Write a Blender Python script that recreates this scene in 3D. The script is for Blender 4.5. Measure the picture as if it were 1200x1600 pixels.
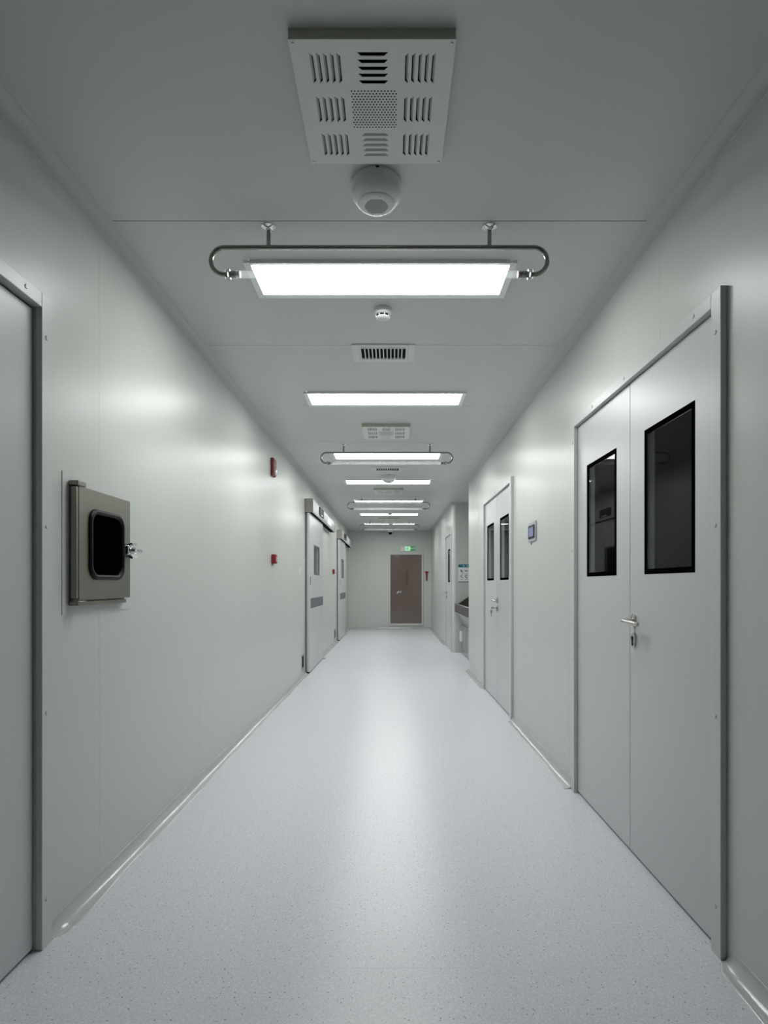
import bpy, bmesh, math, random
from mathutils import Vector, Matrix
random.seed(4)
for o in list(bpy.data.objects): bpy.data.objects.remove(o)
S = bpy.context.scene
COL = S.collection
PI = math.pi
# ------------------------------------------------------------------ camera, world, exposure
CAM_H = 1.22
cam = bpy.data.cameras.new('camera'); cam.lens = 20.0; cam.sensor_width = 36.0; cam.sensor_fit = 'AUTO'
cam.shift_x = -12/1600; cam.shift_y = 113/1600; cam.clip_start = 0.02
camo = bpy.data.objects.new('camera', cam); COL.objects.link(camo)
camo.location = (0, 0, CAM_H); camo.rotation_euler = (PI/2, 0, 0)
S.camera = camo
w = bpy.data.worlds.new('world'); S.world = w; w.use_nodes = True
w.node_tree.nodes['Background'].inputs[0].default_value = (0.6, 0.7, 0.68, 1)
w.node_tree.nodes['Background'].inputs[1].default_value = 0.02
S.view_settings.view_transform = 'Standard'; S.view_settings.look = 'None'
S.view_settings.gamma = 1; S.view_settings.use_curve_mapping = False
S.view_settings.exposure = 0.08
PANEL_STRENGTH = 20.0

# ------------------------------------------------------------------ dimensions
H = 2.692; R = 1.088; L = 1.185; CV = 0.048
Y0 = -7.0; Y1 = 15.56
XC = -0.052                      # centre line of the ceiling fittings
SEAMS = [1.11+1.195*k for k in range(-6, 13)]
ALC0, ALC1, ALCX = 8.08, 10.15, 1.95
DH = 2.134                       # leaf height

# ------------------------------------------------------------------ materials
def newmat(name):
    m = bpy.data.materials.new(name); m.use_nodes = True
    return m, m.node_tree.nodes, m.node_tree.links, m.node_tree.nodes['Principled BSDF']
def pmat(name, col, rough=0.5, metal=0.0, coat=0.0, bump=None, spec=0.5):
    m, N, K, b = newmat(name)
    b.inputs['Base Color'].default_value = (*col, 1); b.inputs['Roughness'].default_value = rough
    b.inputs['Metallic'].default_value = metal; b.inputs['Coat Weight'].default_value = coat
    b.inputs['Specular IOR Level'].default_value = spec
    if bump:
        (sx, sy, sz), st, var = bump
        tc = N.new('ShaderNodeTexCoord'); mp = N.new('ShaderNodeMapping'); mp.inputs['Scale'].default_value = (sx, sy, sz)
        K.new(tc.outputs['Object'], mp.inputs['Vector'])
        nz = N.new('ShaderNodeTexNoise'); nz.inputs['Scale'].default_value = 1; nz.inputs['Detail'].default_value = 3
        K.new(mp.outputs[0], nz.inputs['Vector'])
        bp = N.new('ShaderNodeBump'); bp.inputs['Strength'].default_value = st; bp.inputs['Distance'].default_value = 0.004
        K.new(nz.outputs['Fac'], bp.inputs['Height']); K.new(bp.outputs[0], b.inputs['Normal'])
        rr = N.new('ShaderNodeMapRange'); rr.inputs['To Min'].default_value = rough-var; rr.inputs['To Max'].default_value = rough+var
        K.new(nz.outputs['Fac'], rr.inputs['Value']); K.new(rr.outputs[0], b.inputs['Roughness'])
    return m
def emat(name, col, s):
    m, N, K, b = newmat(name)
    e = N.new('ShaderNodeEmission'); e.inputs[0].default_value = (*col, 1); e.inputs[1].default_value = s
    K.new(e.outputs[0], N['Material Output'].inputs['Surface']); return m
def gmat(name, tint, rough=0.0, haze=0.0, hazecol=(0.8,0.85,0.85), ior=1.5):
    m, N, K, b = newmat(name)
    t = N.new('ShaderNodeBsdfTransparent'); t.inputs[0].default_value = (*tint, 1)
    g = N.new('ShaderNodeBsdfGlossy'); g.inputs['Roughness'].default_value = rough
    f = N.new('ShaderNodeFresnel')
    ge = N.new('ShaderNodeNewGeometry'); mr = N.new('ShaderNodeMapRange')      # thin sheet: same ratio at both faces
    mr.inputs['To Min'].default_value = ior; mr.inputs['To Max'].default_value = 1/ior
    K.new(ge.outputs['Backfacing'], mr.inputs['Value']); K.new(mr.outputs[0], f.inputs[0])
    mx = N.new('ShaderNodeMixShader'); K.new(f.outputs[0], mx.inputs[0]); K.new(t.outputs[0], mx.inputs[1]); K.new(g.outputs[0], mx.inputs[2])
    out = mx
    if haze:
        dd = N.new('ShaderNodeBsdfDiffuse'); dd.inputs[0].default_value = (*hazecol, 1)
        dt = N.new('ShaderNodeBsdfTranslucent'); dt.inputs[0].default_value = (*hazecol, 1)
        d = N.new('ShaderNodeMixShader'); d.inputs[0].default_value = 0.6; K.new(dd.outputs[0], d.inputs[1]); K.new(dt.outputs[0], d.inputs[2])
        m2 = N.new('ShaderNodeMixShader'); m2.inputs[0].default_value = haze
        K.new(mx.outputs[0], m2.inputs[1]); K.new(d.outputs[0], m2.inputs[2]); out = m2
    K.new(out.outputs[0], N['Material Output'].inputs['Surface']); return m

M = {}
M['wall'] = pmat('wall_panel_paint', (0.545, 0.566, 0.54), 0.34, bump=((1.2, 5.0, 0.5), 0.12, 0.06), spec=0.42)
M['ceiling'] = pmat('ceiling_panel_paint', (0.60, 0.625, 0.603), 0.32, bump=((3, 1, 1), 0.05, 0.05), spec=0.5)
M['backing'] = pmat('seam_filler', (0.10, 0.11, 0.10), 0.6)
M['door'] = pmat('door_paint', (0.52, 0.54, 0.55), 0.34, bump=((1, 4, 0.6), 0.06, 0.04))
M['frame'] = pmat('frame_paint', (0.55, 0.57, 0.56), 0.34)
M['cove'] = pmat('cove_vinyl', (0.44, 0.46, 0.45), 0.16, spec=0.6, bump=((12, 7, 12), 0.35, 0.08))
M['cove_top'] = pmat('cove_aluminium_white', (0.50, 0.52, 0.51), 0.32)
M['white_plastic'] = pmat('white_plastic', (0.74, 0.78, 0.77), 0.32)
M['white_metal'] = pmat('white_metal', (0.72, 0.75, 0.70), 0.38)
M['panel_frame'] = pmat('panel_frame_white', (0.70, 0.74, 0.73), 0.4)
M['steel'] = pmat('brushed_steel', (0.50, 0.49, 0.45), 0.34, 1.0, bump=((60, 60, 2), 0.05, 0.06))
M['steel_dark'] = pmat('pass_box_steel', (0.24, 0.23, 0.20), 0.42, 1.0, bump=((40, 2, 60), 0.05, 0.06))
M['sink_steel'] = pmat('sink_steel', (0.42, 0.42, 0.42), 0.2, 1.0)
M['sink_dark'] = pmat('sink_dark_reflection', (0.055, 0.045, 0.043), 0.3, 0.0)  # dark reflection in the stainless steel, put into the base colour
M['sink_grey'] = pmat('sink_pedestal_grey', (0.33, 0.36, 0.37), 0.35, 0.6)
M['pipe'] = pmat('pipe_steel', (0.30, 0.30, 0.27), 0.22, 1.0)
M['chrome'] = pmat('chrome', (0.75, 0.77, 0.78), 0.10, 1.0)
M['handle'] = pmat('handle_steel', (0.50, 0.49, 0.46), 0.25, 1.0)
M['header'] = pmat('header_aluminium', (0.60, 0.61, 0.60), 0.36, 0.35)
M['header_cap'] = pmat('header_end_cap', (0.33, 0.31, 0.29), 0.5)
M['black'] = pmat('black_rubber', (0.006, 0.006, 0.007), 0.45, spec=0.2)
M['ink'] = pmat('black_window_border', (0.002, 0.002, 0.002), 0.6, spec=0.0)
M['unlit_pane'] = pmat('unlit_hatch_pane', (0.001, 0.001, 0.001), 0.5, spec=0.0)  # opaque pane, its black stands for the unlit hatch interior
M['dark'] = pmat('dark_cavity', (0.022, 0.024, 0.022), 0.9, spec=0.0)  # near-black stands for the shade inside shallow cavities and holes
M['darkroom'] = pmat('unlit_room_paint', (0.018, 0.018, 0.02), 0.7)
M['grey_strip'] = pmat('kick_strip_grey', (0.13, 0.15, 0.165), 0.45, spec=0.25)
M['red'] = pmat('red_plastic', (0.24, 0.014, 0.012), 0.3)
M['red_dark'] = pmat('dark_red_plastic', (0.15, 0.010, 0.010), 0.35)
M['lens'] = pmat('strobe_lens', (0.8, 0.84, 0.9), 0.05, coat=1.0)
M['white'] = pmat('white_print', (0.8, 0.82, 0.82), 0.5)
M['teal'] = pmat('teal_print', (0.015, 0.13, 0.19), 0.4)
M['cyan'] = pmat('pale_blue_print', (0.25, 0.5, 0.6), 0.4)
M['greyprint'] = pmat('grey_print', (0.14, 0.16, 0.16), 0.5)
M['brown'] = pmat('brown_glazed_door', (0.165, 0.130, 0.115), 0.07, spec=0.5)
M['green'] = emat('exit_green', (0.06, 0.22, 0.10), 0.8)
M['pale_green'] = emat('exit_pale_green', (0.42, 0.80, 0.50), 0.9)
M['screen'] = emat('lcd_screen', (0.27, 0.30, 0.44), 0.85)
M['bezel'] = pmat('screen_bezel', (0.03, 0.035, 0.05), 0.5, spec=0.1)
M['plate_grey'] = pmat('panel_plate_grey', (0.42, 0.45, 0.50), 0.35, 0.3)
M['copper'] = pmat('lamp_cap_brown', (0.14, 0.07, 0.07), 0.3, 0.7)
M['glass'] = gmat('window_glass', (0.94, 0.955, 0.95), ior=1.13)
M['glass_back'] = gmat('rear_window_glass', (0.92, 0.94, 0.93), ior=1.03)
M['reveal'] = pmat('window_reveal_brightened', (0.80, 0.79, 0.76), 0.6)  # paler than the leaf, to lift a reveal that gets little light
M['tube'] = gmat('quartz_tube_glass', (0.97, 0.98, 0.98), 0.10, haze=0.20, hazecol=(0.95, 0.97, 0.97), ior=1.6)
M['clear'] = gmat('clear_fitting', (0.62, 0.68, 0.66), 0.05, haze=0.15, ior=1.6)
M['panel'] = emat('panel_light', (0.985, 1.0, 0.98), PANEL_STRENGTH)

def floor_mat():
    m, N, K, b = newmat('speckled_vinyl')
    tc = N.new('ShaderNodeTexCoord')
    def sep_speck(scale, rad, keep, seed):
        mp = N.new('ShaderNodeMapping'); mp.inputs['Location'].default_value = (seed, seed*1.7, 0)
        K.new(tc.outputs['Object'], mp.inputs['Vector'])
        v = N.new('ShaderNodeTexVoronoi'); v.voronoi_dimensions = '2D'; v.inputs['Scale'].default_value = scale
        K.new(mp.outputs[0], v.inputs['Vector'])
        sp = N.new('ShaderNodeSeparateColor'); K.new(v.outputs['Color'], sp.inputs[0])
        # radius varies with the cell
        r = N.new('ShaderNodeMath'); r.operation = 'MULTIPLY'; K.new(sp.outputs[1], r.inputs[0]); r.inputs[1].default_value = rad
        lt = N.new('ShaderNodeMath'); lt.operation = 'LESS_THAN'; K.new(v.outputs['Distance'], lt.inputs[0]); K.new(r.outputs[0], lt.inputs[1])
        kp = N.new('ShaderNodeMath'); kp.operation = 'LESS_THAN'; K.new(sp.outputs[0], kp.inputs[0]); kp.inputs[1].default_value = keep
        mu = N.new('ShaderNodeMath'); mu.operation = 'MULTIPLY'; K.new(lt.outputs[0], mu.inputs[0]); K.new(kp.outputs[0], mu.inputs[1])
        return mu.outputs[0]
    nz = N.new('ShaderNodeTexNoise'); nz.inputs['Scale'].default_value = 140; nz.inputs['Detail'].default_value = 3
    K.new(tc.outputs['Object'], nz.inputs['Vector'])
    cr = N.new('ShaderNodeValToRGB'); K.new(nz.outputs['Fac'], cr.inputs[0])
    cr.color_ramp.elements[0].position = 0.35; cr.color_ramp.elements[0].color = (0.595, 0.598, 0.645, 1)
    cr.color_ramp.elements[1].position = 0.65; cr.color_ramp.elements[1].color = (0.705, 0.707, 0.755, 1)
    cur = cr.outputs[0]
    def over(fac, col, amt=1.0):
        nonlocal cur
        f = N.new('ShaderNodeMath'); f.operation = 'MULTIPLY'; K.new(fac, f.inputs[0]); f.inputs[1].default_value = amt
        mx = N.new('ShaderNodeMix'); mx.data_type = 'RGBA'
        K.new(f.outputs[0], mx.inputs['Factor']); K.new(cur, mx.inputs['A']); mx.inputs['B'].default_value = (*col, 1)
        cur = mx.outputs['Result']
    over(sep_speck(150, 0.42, 0.45, 3.1), (0.88, 0.90, 0.93), 0.5)
    over(sep_speck(95, 0.30, 0.40, 7.7), (0.56, 0.57, 0.60), 0.6)
    over(sep_speck(46, 0.115, 0.50, 1.3), (0.12, 0.14, 0.19), 0.85)
    over(sep_speck(30, 0.09, 0.30, 5.9), (0.24, 0.22, 0.22), 0.8)
    K.new(cur, b.inputs['Base Color'])
    b.inputs['Roughness'].default_value = 0.30
    return m
M['floor'] = floor_mat()

# ------------------------------------------------------------------ mesh builder
class MB:
    """collects shapes in the local space of one thing; sx mirrors local x (out of the wall)"""
    def __init__(s, sx=1): s.bm = bmesh.new(); s.sx = sx
    def v(s, p): return s.bm.verts.new((p[0]*s.sx, p[1], p[2]))
    def box(s, x0, x1, y0, y1, z0, z1):
        c = [s.v((x, y, z)) for x in (x0, x1) for y in (y0, y1) for z in (z0, z1)]
        for f in ((0,1,3,2), (4,6,7,5), (0,4,5,1), (2,3,7,6), (0,2,6,4), (1,5,7,3)): s.bm.faces.new([c[i] for i in f])
        return s
    def face(s, pts): s.bm.faces.new([s.v(p) for p in pts]); return s
    def loft(s, rings, cap=True, closed=True):
        vr = [[s.v(p) for p in r] for r in rings]; n = len(vr[0])
        for a, b in zip(vr, vr[1:]):
            for i in range(n if closed else n-1):
                j = (i+1) % n; s.bm.faces.new((a[i], a[j], b[j], b[i]))
        if cap and closed: s.bm.faces.new(vr[0][::-1]); s.bm.faces.new(vr[-1])
        return s
    def prism(s, poly, axis, a, b):
        def P(u, v, t): return {'x': (t, u, v), 'y': (u, t, v), 'z': (u, v, t)}[axis]
        return s.loft([[P(u, v, t) for u, v in poly] for t in (a, b)])
    def tube(s, pts, r, n=14, cap=True):
        pts = [Vector(p) for p in pts]; rings = []; up = None
        for i, p in enumerate(pts):
            d = (pts[min(i+1, len(pts)-1)] - pts[max(i-1, 0)]).normalized()
            if up is None:
                a = Vector((0,0,1)) if abs(d.z) < 0.9 else Vector((0,1,0)); u = d.cross(a).normalized()
            else: u = (up - d*up.dot(d)).normalized()
            up = u; vv = d.cross(u)
            rr = r[i] if isinstance(r, (list, tuple)) else r
            rings.append([p + u*rr*math.cos(t) + vv*rr*math.sin(t) for t in (2*PI*k/n for k in range(n))])
        return s.loft(rings, cap)
    def lathe(s, prof, c, axis='z', n=32, e=1.0):
        """prof: (radius, distance along axis)"""
        rings = []
        for r, h in prof:
            r = max(r, 1e-4); ring = []
            for k in range(n):
                t = 2*PI*k/n; u, v = r*math.cos(t), r*math.sin(t)*e
                p = {'z': (u, v, h), 'x': (h, u, v), 'y': (u, h, v)}[axis]
                ring.append((c[0]+p[0], c[1]+p[1], c[2]+p[2]))
            rings.append(ring)
        return s.loft(rings)
    def build(s, name, mat, parent=None, bevel=0, seg=2, loc=None, ang=35):
        bmesh.ops.recalc_face_normals(s.bm, faces=s.bm.faces)
        for f in s.bm.faces: f.smooth = True
        for e in s.bm.edges:
            if len(e.link_faces) != 2 or e.calc_face_angle(0) > math.radians(ang): e.smooth = False
        me = bpy.data.meshes.new(name); s.bm.to_mesh(me); s.bm.free(); me.materials.append(mat)
        o = bpy.data.objects.new(name, me); COL.objects.link(o)
        if parent: o.parent = parent
        if loc: o.location = loc
        if bevel:
            b = o.modifiers.new('bevel', 'BEVEL'); b.width = bevel; b.segments = seg; b.limit_method = 'ANGLE'; b.angle_limit = math.radians(40)
            b.harden_normals = False
        return o
def tag(o, label=None, cat=None, group=None, kind=None):
    if label: o['label'] = label
    if cat: o['category'] = cat
    if group: o['group'] = group
    if kind: o['kind'] = kind
    return o
def thing(name, loc, label, cat, group=None, kind=None):
    o = bpy.data.objects.new(name, None); COL.objects.link(o); o.location = loc; o.empty_display_size = 0.1
    return tag(o, label, cat, group, kind)
def copy_tree(o, parent=None):
    c = o.copy(); COL.objects.link(c); c.parent = parent
    for ch in list(o.children): copy_tree(ch, c)
    return c
def text_mesh(name, body, size, mat, parent, mat4, extrude=0.0006):
    cu = bpy.data.curves.new(name, 'FONT'); cu.body = body; cu.size = size; cu.extrude = extrude
    cu.align_x = 'CENTER'; cu.align_y = 'CENTER'
    t = bpy.data.objects.new(name+'_tmp', cu); COL.objects.link(t)
    dg = bpy.context.evaluated_depsgraph_get(); dg.update()
    me = bpy.data.meshes.new_from_object(t.evaluated_get(dg)); bpy.data.objects.remove(t)
    me.materials.clear(); me.materials.append(mat); me.transform(mat4)
    o = bpy.data.objects.new(name, me); COL.objects.link(o); o.parent = parent; return o

# ------------------------------------------------------------------ floor, ceiling, walls
b = MB(); b.box(-L-0.12, ALCX+0.2, Y0-0.1, Y1+0.15, -0.08, 0)
fl = b.build('floor', M['floor']); tag(fl, 'pale grey speckled vinyl floor running down the corridor', 'floor', kind='structure')
b = MB(); b.box(-R*0.95, R*0.95, 1.809, 1.8105, 0.0, 0.0002)
b.build('weld_seam', pmat('weld_seam', (0.68, 0.70, 0.73), 0.36), fl)

b = MB(); g = 0.0018
ys = [Y0-0.1] + [s for s in SEAMS if Y0 < s < Y1] + [Y1+0.1]
for a, c in zip(ys, ys[1:]): b.box(-L-0.12, ALCX+0.2, a+g, c-g, H, H+0.03)
ce = b.build('ceiling', M['ceiling'], bevel=0.0008, seg=1)
tag(ce, 'flat white panelled ceiling crossed by thin joint lines', 'ceiling', kind='structure')
b = MB(); b.box(-L-0.12, ALCX+0.2, Y0-0.1, Y1+0.1, H+0.001, H+0.05); b.build('joint_backing', M['backing'], ce)

def wall_run(y0, y1, openings, sx, parent=None, name=None, thick=0.09):
    """panels of one side wall with real joints and door openings; local x=0 is the face, -x goes into the wall"""
    p = MB(sx); k = MB(sx)
    brk = sorted({y0, y1} | {s for s in SEAMS if y0+0.02 < s < y1-0.02} | {v for o in openings for v in (o[0], o[1])})
    for a, c in zip(brk, brk[1:]):
        mid = (a+c)/2; z0 = 0.0
        for o in openings:
            if o[0] < mid < o[1]: z0 = o[2]
        ga = g*0.25 if a in SEAMS else 0; gc = g*0.25 if c in SEAMS else 0
        p.box(-0.02, 0, a+ga, c-gc, z0, H)
        k.box(-thick, -0.0125, a, c, z0, H)
    w_ = p.build(name, M['wall'], parent); k.build('joint_backing', M['wall'], w_)
    return w_

LD = [(0.94, 1.892, 2.142), (7.92, 9.18, 2.08), (12.42, 13.66, 2.08)]
RD = [(1.900, 3.328, 2.138), (5.148, 6.622, 2.138)]
RD2 = [(10.32, 11.33, 2.138)]
wl = wall_run(Y0, Y1, LD, 1, name='wall_left'); wl.location = (-L, 0, 0)
tag(wl, 'long pale green-white panelled wall on the left', 'wall', kind='structure')
wr = wall_run(Y0, ALC0-0.05, RD, -1, name='wall_right'); wr.location = (R, 0, 0)
tag(wr, 'pale panelled wall on the right before the sink alcove', 'wall', kind='structure')
wf = wall_run(ALC1+0.06, Y1, RD2, -1, name='wall_right'); wf.location = (R, 0, 0)
tag(wf, 'pale panelled wall on the right beyond the sink alcove', 'wall', kind='structure')
# alcove: rounded corner posts, side, back and far walls
def corner(cx, cy, r, q, name, par):
    pts = [(cx, cy)] + [(cx + r*math.cos(q+PI/2*k/10), cy + r*math.sin(q+PI/2*k/10)) for k in range(11)]
    MB().prism(pts, 'z', 0, H).build(name, M['wall'], par)
corner(R+0.05, ALC0-0.05, 0.05, PI/2, 'corner_post', wr)
for o in wr.children:
    if o.name.startswith('corner_post'): o.location = (-R, 0, 0)
corner(R+0.06, ALC1+0.06, 0.06, PI, 'corner_post', wf)
for o in wf.children:
    if o.name.startswith('corner_post'): o.location = (-R, 0, 0)
b = MB(); b.box(R+0.05, ALCX, ALC0-0.08, ALC0, 0, H); b.box(R+0.02, R+0.09, ALC0-0.10, ALC0-0.05, 0, H)
tag(b.build('wall_alcove_near', M['wall']), 'near side wall of the sink alcove', 'wall', kind='structure')
b = MB(); b.box(ALCX, ALCX+0.08, ALC0-0.08, ALC1+0.08, 0, H)
tag(b.build('wall_alcove_back', M['wall']), 'back wall of the sink alcove', 'wall', kind='structure')
b = MB(); b.box(R+0.06, ALCX, ALC1, ALC1+0.08, 0, H)
tag(b.build('wall_alcove_far', M['wall']), 'alcove wall facing the viewer that carries the teal poster', 'wall', kind='structure')
b = MB(); b.box(-L-0.1, R+0.1, Y1, Y1+0.1, 0, H)
bk = b.build('wall_back', M['wall']); tag(bk, 'plain grey-green end wall holding the brown door', 'wall', kind='structure')
b = MB(); b.box(-L-0.1, R+0.1, Y0-0.1, Y0, 0, H)
tag(b.build('wall_front', M['wall']), 'end wall behind the viewer', 'wall', kind='structure')

# concave coves --------------------------------------------------------
def cove(y0, y1, r, sx, top=False, wob=0.0, cap0=False, cap1=False, n=10):
    b = MB(sx); rings = []; L_ = y1-y0; m = max(2, int(L_/0.05)) if wob or cap0 or cap1 else 2
    if top: m = 2
    for i in range(m+1):
        y = y0 + L_*i/m
        k = 1.0
        if cap0: k = min(k, 0.35+0.65*max(0, min(1, (y-y0)/0.06))**0.5)
        if cap1: k = min(k, 0.35+0.65*max(0, min(1, (y1-y)/0.06))**0.5)
        rx = r*k*(1 + wob*(math.sin(y*4.3)*0.5+math.sin(y*9.1+1)*0.35+math.sin(y*17)*0.15)); rz = r*(k if (cap0 or cap1) else 1)
        ring = [(0, 0), (0, rz+0.003), (0.003, rz+0.002)]
        for j in range(n+1):
            t = PI/2*j/n; ring.append((0.003+rx*(1-math.cos(t)), 0.002+rz*(1-math.sin(t))))
        ring += [(rx+0.006, 0.0)]
        rings.append([(u, y, (H - v) if top else v) for u, v in ring])
    return b.loft(rings)
def struct_cove(b, name, mat, x, label):
    o = b.build(name, mat, loc=(x, 0, 0), ang=50); tag(o, label, 'cove trim', kind='structure'); return o
struct_cove(cove(Y0, Y1, CV, 1, top=True), 'trim_1', M['cove_top'], -L, 'concave trim where left wall meets ceiling')
struct_cove(cove(Y0, ALC0-0.03, CV, -1, top=True), 'trim_2', M['cove_top'], R, 'concave trim where right wall meets ceiling, before the alcove')
struct_cove(cove(ALC1+0.03, Y1, CV, -1, top=True), 'trim_3', M['cove_top'], R, 'concave trim along ceiling beyond the alcove')
struct_cove(cove(1.955, 7.76, CV, 1, wob=0.16, cap0=True), 'baseboard_left', M['cove'], -L, 'glossy concave skirting from near left door to first sliding door')
struct_cove(cove(9.42, 12.24, CV, 1, wob=0.10), 'baseboard_left', M['cove'], -L, 'concave skirting between the two sliding doors')
struct_cove(cove(13.9, Y1, CV, 1, wob=0.05), 'baseboard_left', M['cove'], -L, 'concave skirting after the second sliding door')
struct_cove(cove(Y0, 0.88, CV, 1, wob=0.1), 'baseboard_left', M['cove'], -L, 'concave skirting before the near left door')
struct_cove(cove(Y0, 1.838, CV, -1, wob=0.10, cap1=True), 'baseboard_right', M['cove'], R, 'glossy concave skirting at bottom right before nearest double door')
struct_cove(cove(3.39, 5.08, CV, -1, wob=0.12), 'baseboard_right', M['cove'], R, 'concave skirting between the two double doors')
struct_cove(cove(6.69, ALC0-0.06, CV, -1, wob=0.08), 'baseboard_right', M['cove'], R, 'concave skirting from second double door to alcove')
struct_cove(cove(11.40, Y1, CV, -1, wob=0.05), 'baseboard_right', M['cove'], R, 'concave skirting beyond the single right door')
b = MB(); b.prism([(Y1, 0), (Y1, 0.052), (Y1-0.003, 0.05)] + [(Y1-0.003-0.048*(1-math.cos(PI/2*j/8)), 0.002+0.048*(1-math.sin(PI/2*j/8))) for j in range(9)] + [(Y1-0.054, 0)], 'x', -L, R)
tag(b.build('baseboard_back', M['cove']), 'concave skirting along the far end wall', 'skirting', kind='structure')
b = MB(); b.prism([(Y1, H), (Y1, H-0.05)] + [(Y1-0.048*(1-math.cos(PI/2*j/8)), H-0.048*(1-math.sin(PI/2*j/8))) for j in range(9)], 'x', -L, R)
tag(b.build('trim_4', M['cove_top']), 'concave trim where far end wall meets ceiling', 'cove trim', kind='structure')

# unlit rooms behind the glazed doors ----------------------------------
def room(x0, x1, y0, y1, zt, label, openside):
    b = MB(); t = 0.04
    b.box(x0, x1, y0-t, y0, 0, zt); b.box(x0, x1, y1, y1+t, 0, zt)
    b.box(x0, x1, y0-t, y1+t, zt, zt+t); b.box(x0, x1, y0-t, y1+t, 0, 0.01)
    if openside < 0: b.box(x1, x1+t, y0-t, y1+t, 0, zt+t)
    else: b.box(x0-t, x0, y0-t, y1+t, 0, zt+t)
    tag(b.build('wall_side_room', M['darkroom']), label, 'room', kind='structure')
room(R+0.09, R+2.0, 1.2, 4.2, 2.5, 'dark unlit room behind the nearest double door', -1)
room(R+0.09, R+1.8, 4.6, 7.2, 2.5, 'dark unlit room behind the second double door', -1)
room(R+0.09, R+1.6, 10.30, 12.2, 2.5, 'dark unlit room behind the single right door', -1)
room(-L-1.6, -L-0.09, 7.3, 9.9, 2.5, 'dark unlit room behind the first sliding door', 1)
room(-L-1.6, -L-0.09, 11.9, 14.3, 2.5, 'dark unlit room behind the second sliding door', 1)
b = MB(); b.box(-L-0.12, -L-0.09, 0.85, 1.98, 0, 2.25)
tag(b.build('wall_side_room', M['dark']), 'dark void closing off the near left door', 'room', kind='structure')

# ------------------------------------------------------------------ hinged doors
def window_in(leaf, sx, y0, y1, z0, z1, t=0.045):
    """black border, two panes and brightened reveal liner set in a hole of the leaf; part of the leaf"""
    wf_ = MB(sx); e = 0.022
    wf_.box(-0.002, 0.0012, y0, y1, z1-e, z1); wf_.box(-0.002, 0.0012, y0, y1, z0, z0+e)
    wf_.box(-0.002, 0.0012, y0, y0+e, z0+e, z1-e); wf_.box(-0.002, 0.0012, y1-e, y1, z0+e, z1-e)
    win = wf_.build('window_border', M['ink'], leaf)
    MB(sx).box(-0.005, -0.0025, y0, y1, z0, z1).build('pane', M['glass'], leaf)
    MB(sx).box(-t+0.002, -t+0.005, y0, y1, z0, z1).build('pane', M['glass_back'], leaf)
    rv = MB(sx)
    for q in ((y0, y0+0.004, z0, z1), (y1-0.004, y1, z0, z1), (y0+0.004, y1-0.004, z0, z0+0.004), (y0+0.004, y1-0.004, z1-0.004, z1)): rv.box(-t+0.006, -0.006, *q)
    rv.build('window_reveal', M['reveal'], leaf)
    return win
def leaf_mesh(sx, y0, y1, z0, z1, holes, t=0.045):
    b = MB(sx)
    if not holes: return b.box(-t, 0, y0, y1, z0, z1)
    h = holes
    b.box(-t, 0, y0, h[0], z0, z1); b.box(-t, 0, h[1], y1, z0, z1)
    b.box(-t, 0, h[0], h[1], z0, h[2]); b.box(-t, 0, h[0], h[1], h[3], z1)
    return b
def ell(b, y, z, ry, rz, x0, x1, n=28):
    b.loft([[(x, y+ry*k*math.cos(2*PI*i/n), z+rz*k*math.sin(2*PI*i/n)) for i in range(n)] for x, k in ((x0, 1), (x1-0.002, 1), (x1, 0.86))])
def lever(leaf, sx, y, z=1.057, keys=False):
    h = MB(sx); ell(h, y, z, 0.021, 0.032, 0.0, 0.010)
    h = h.build('door_handle', M['handle'], leaf)
    b = MB(sx)
    pts = [(0.006, y, z), (0.030, y, z), (0.043, y, z)]
    for k in range(1, 7):
        a = PI/2*k/6; pts.append((0.043+0.013*math.sin(a), y-0.013*(1-math.cos(a)), z))
    pts += [(0.057, y-0.05, z-0.002), (0.055, y-0.09, z-0.004), (0.050, y-0.125, z-0.006), (0.046, y-0.138, z-0.007)]
    b.tube(pts, [0.011]*3+[0.0105]*6+[0.0105, 0.0105, 0.010, 0.009], 14)
    b.build('lever', M['handle'], h, ang=50)
    e = MB(sx); ell(e, y, z-0.086, 0.021, 0.032, 0.0, 0.010); e = e.build('lock_plate', M['handle'], leaf)
    c = MB(sx); c.lathe([(0.0085, 0.008), (0.0085, 0.0125), (0.006, 0.013)], (0, y, z-0.078), 'x', 16); c.box(0.008, 0.0125, y-0.004, y+0.004, z-0.112, z-0.080)
    c.build('key_cylinder', M['black'], e)
    if keys:
        k = MB(sx); zz = z-0.078
        k.box(0.010, 0.045, y-0.0012, y+0.0012, zz-0.004, zz+0.004)
        k.lathe([(0.012, -0.0013), (0.012, 0.0013)], (0.054, y, zz), 'y', 18)
        k.tube([(0.064, y+0.002, zz+0.010*0 - 0.002), (0.071, y+0.002, zz-0.012), (0.066, y+0.002, zz-0.024), (0.058, y+0.002, zz-0.020)], 0.0012, 8)
        k.lathe([(0.014, -0.0013), (0.014, 0.0013)], (0.066, y+0.001, zz-0.036), 'y', 18)
        k.prism([(0.061, zz-0.046), (0.071, zz-0.046), (0.069, zz-0.088), (0.064, zz-0.092)], 'y', y-0.0005, y+0.0016)
        k = k.build('door_keys', M['handle'])
        return k
def frame_mesh(sx, y0, y1, zt, wd=0.056, pr=0.022):
    b = MB(sx)
    b.box(-0.0, pr, y0-wd, y0, 0, zt+0.05); b.box(-0.0, pr, y1, y1+wd, 0, zt+0.05); b.box(-0.0, pr, y0, y1, zt, zt+0.05)
    # stop behind the leaf
    b.box(-0.088, -0.048, y0, y0+0.02, 0, zt); b.box(-0.088, -0.048, y1-0.02, y1, 0, zt); b.box(-0.088, -0.048, y0, y1, zt-0.02, zt)
    return b
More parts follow.
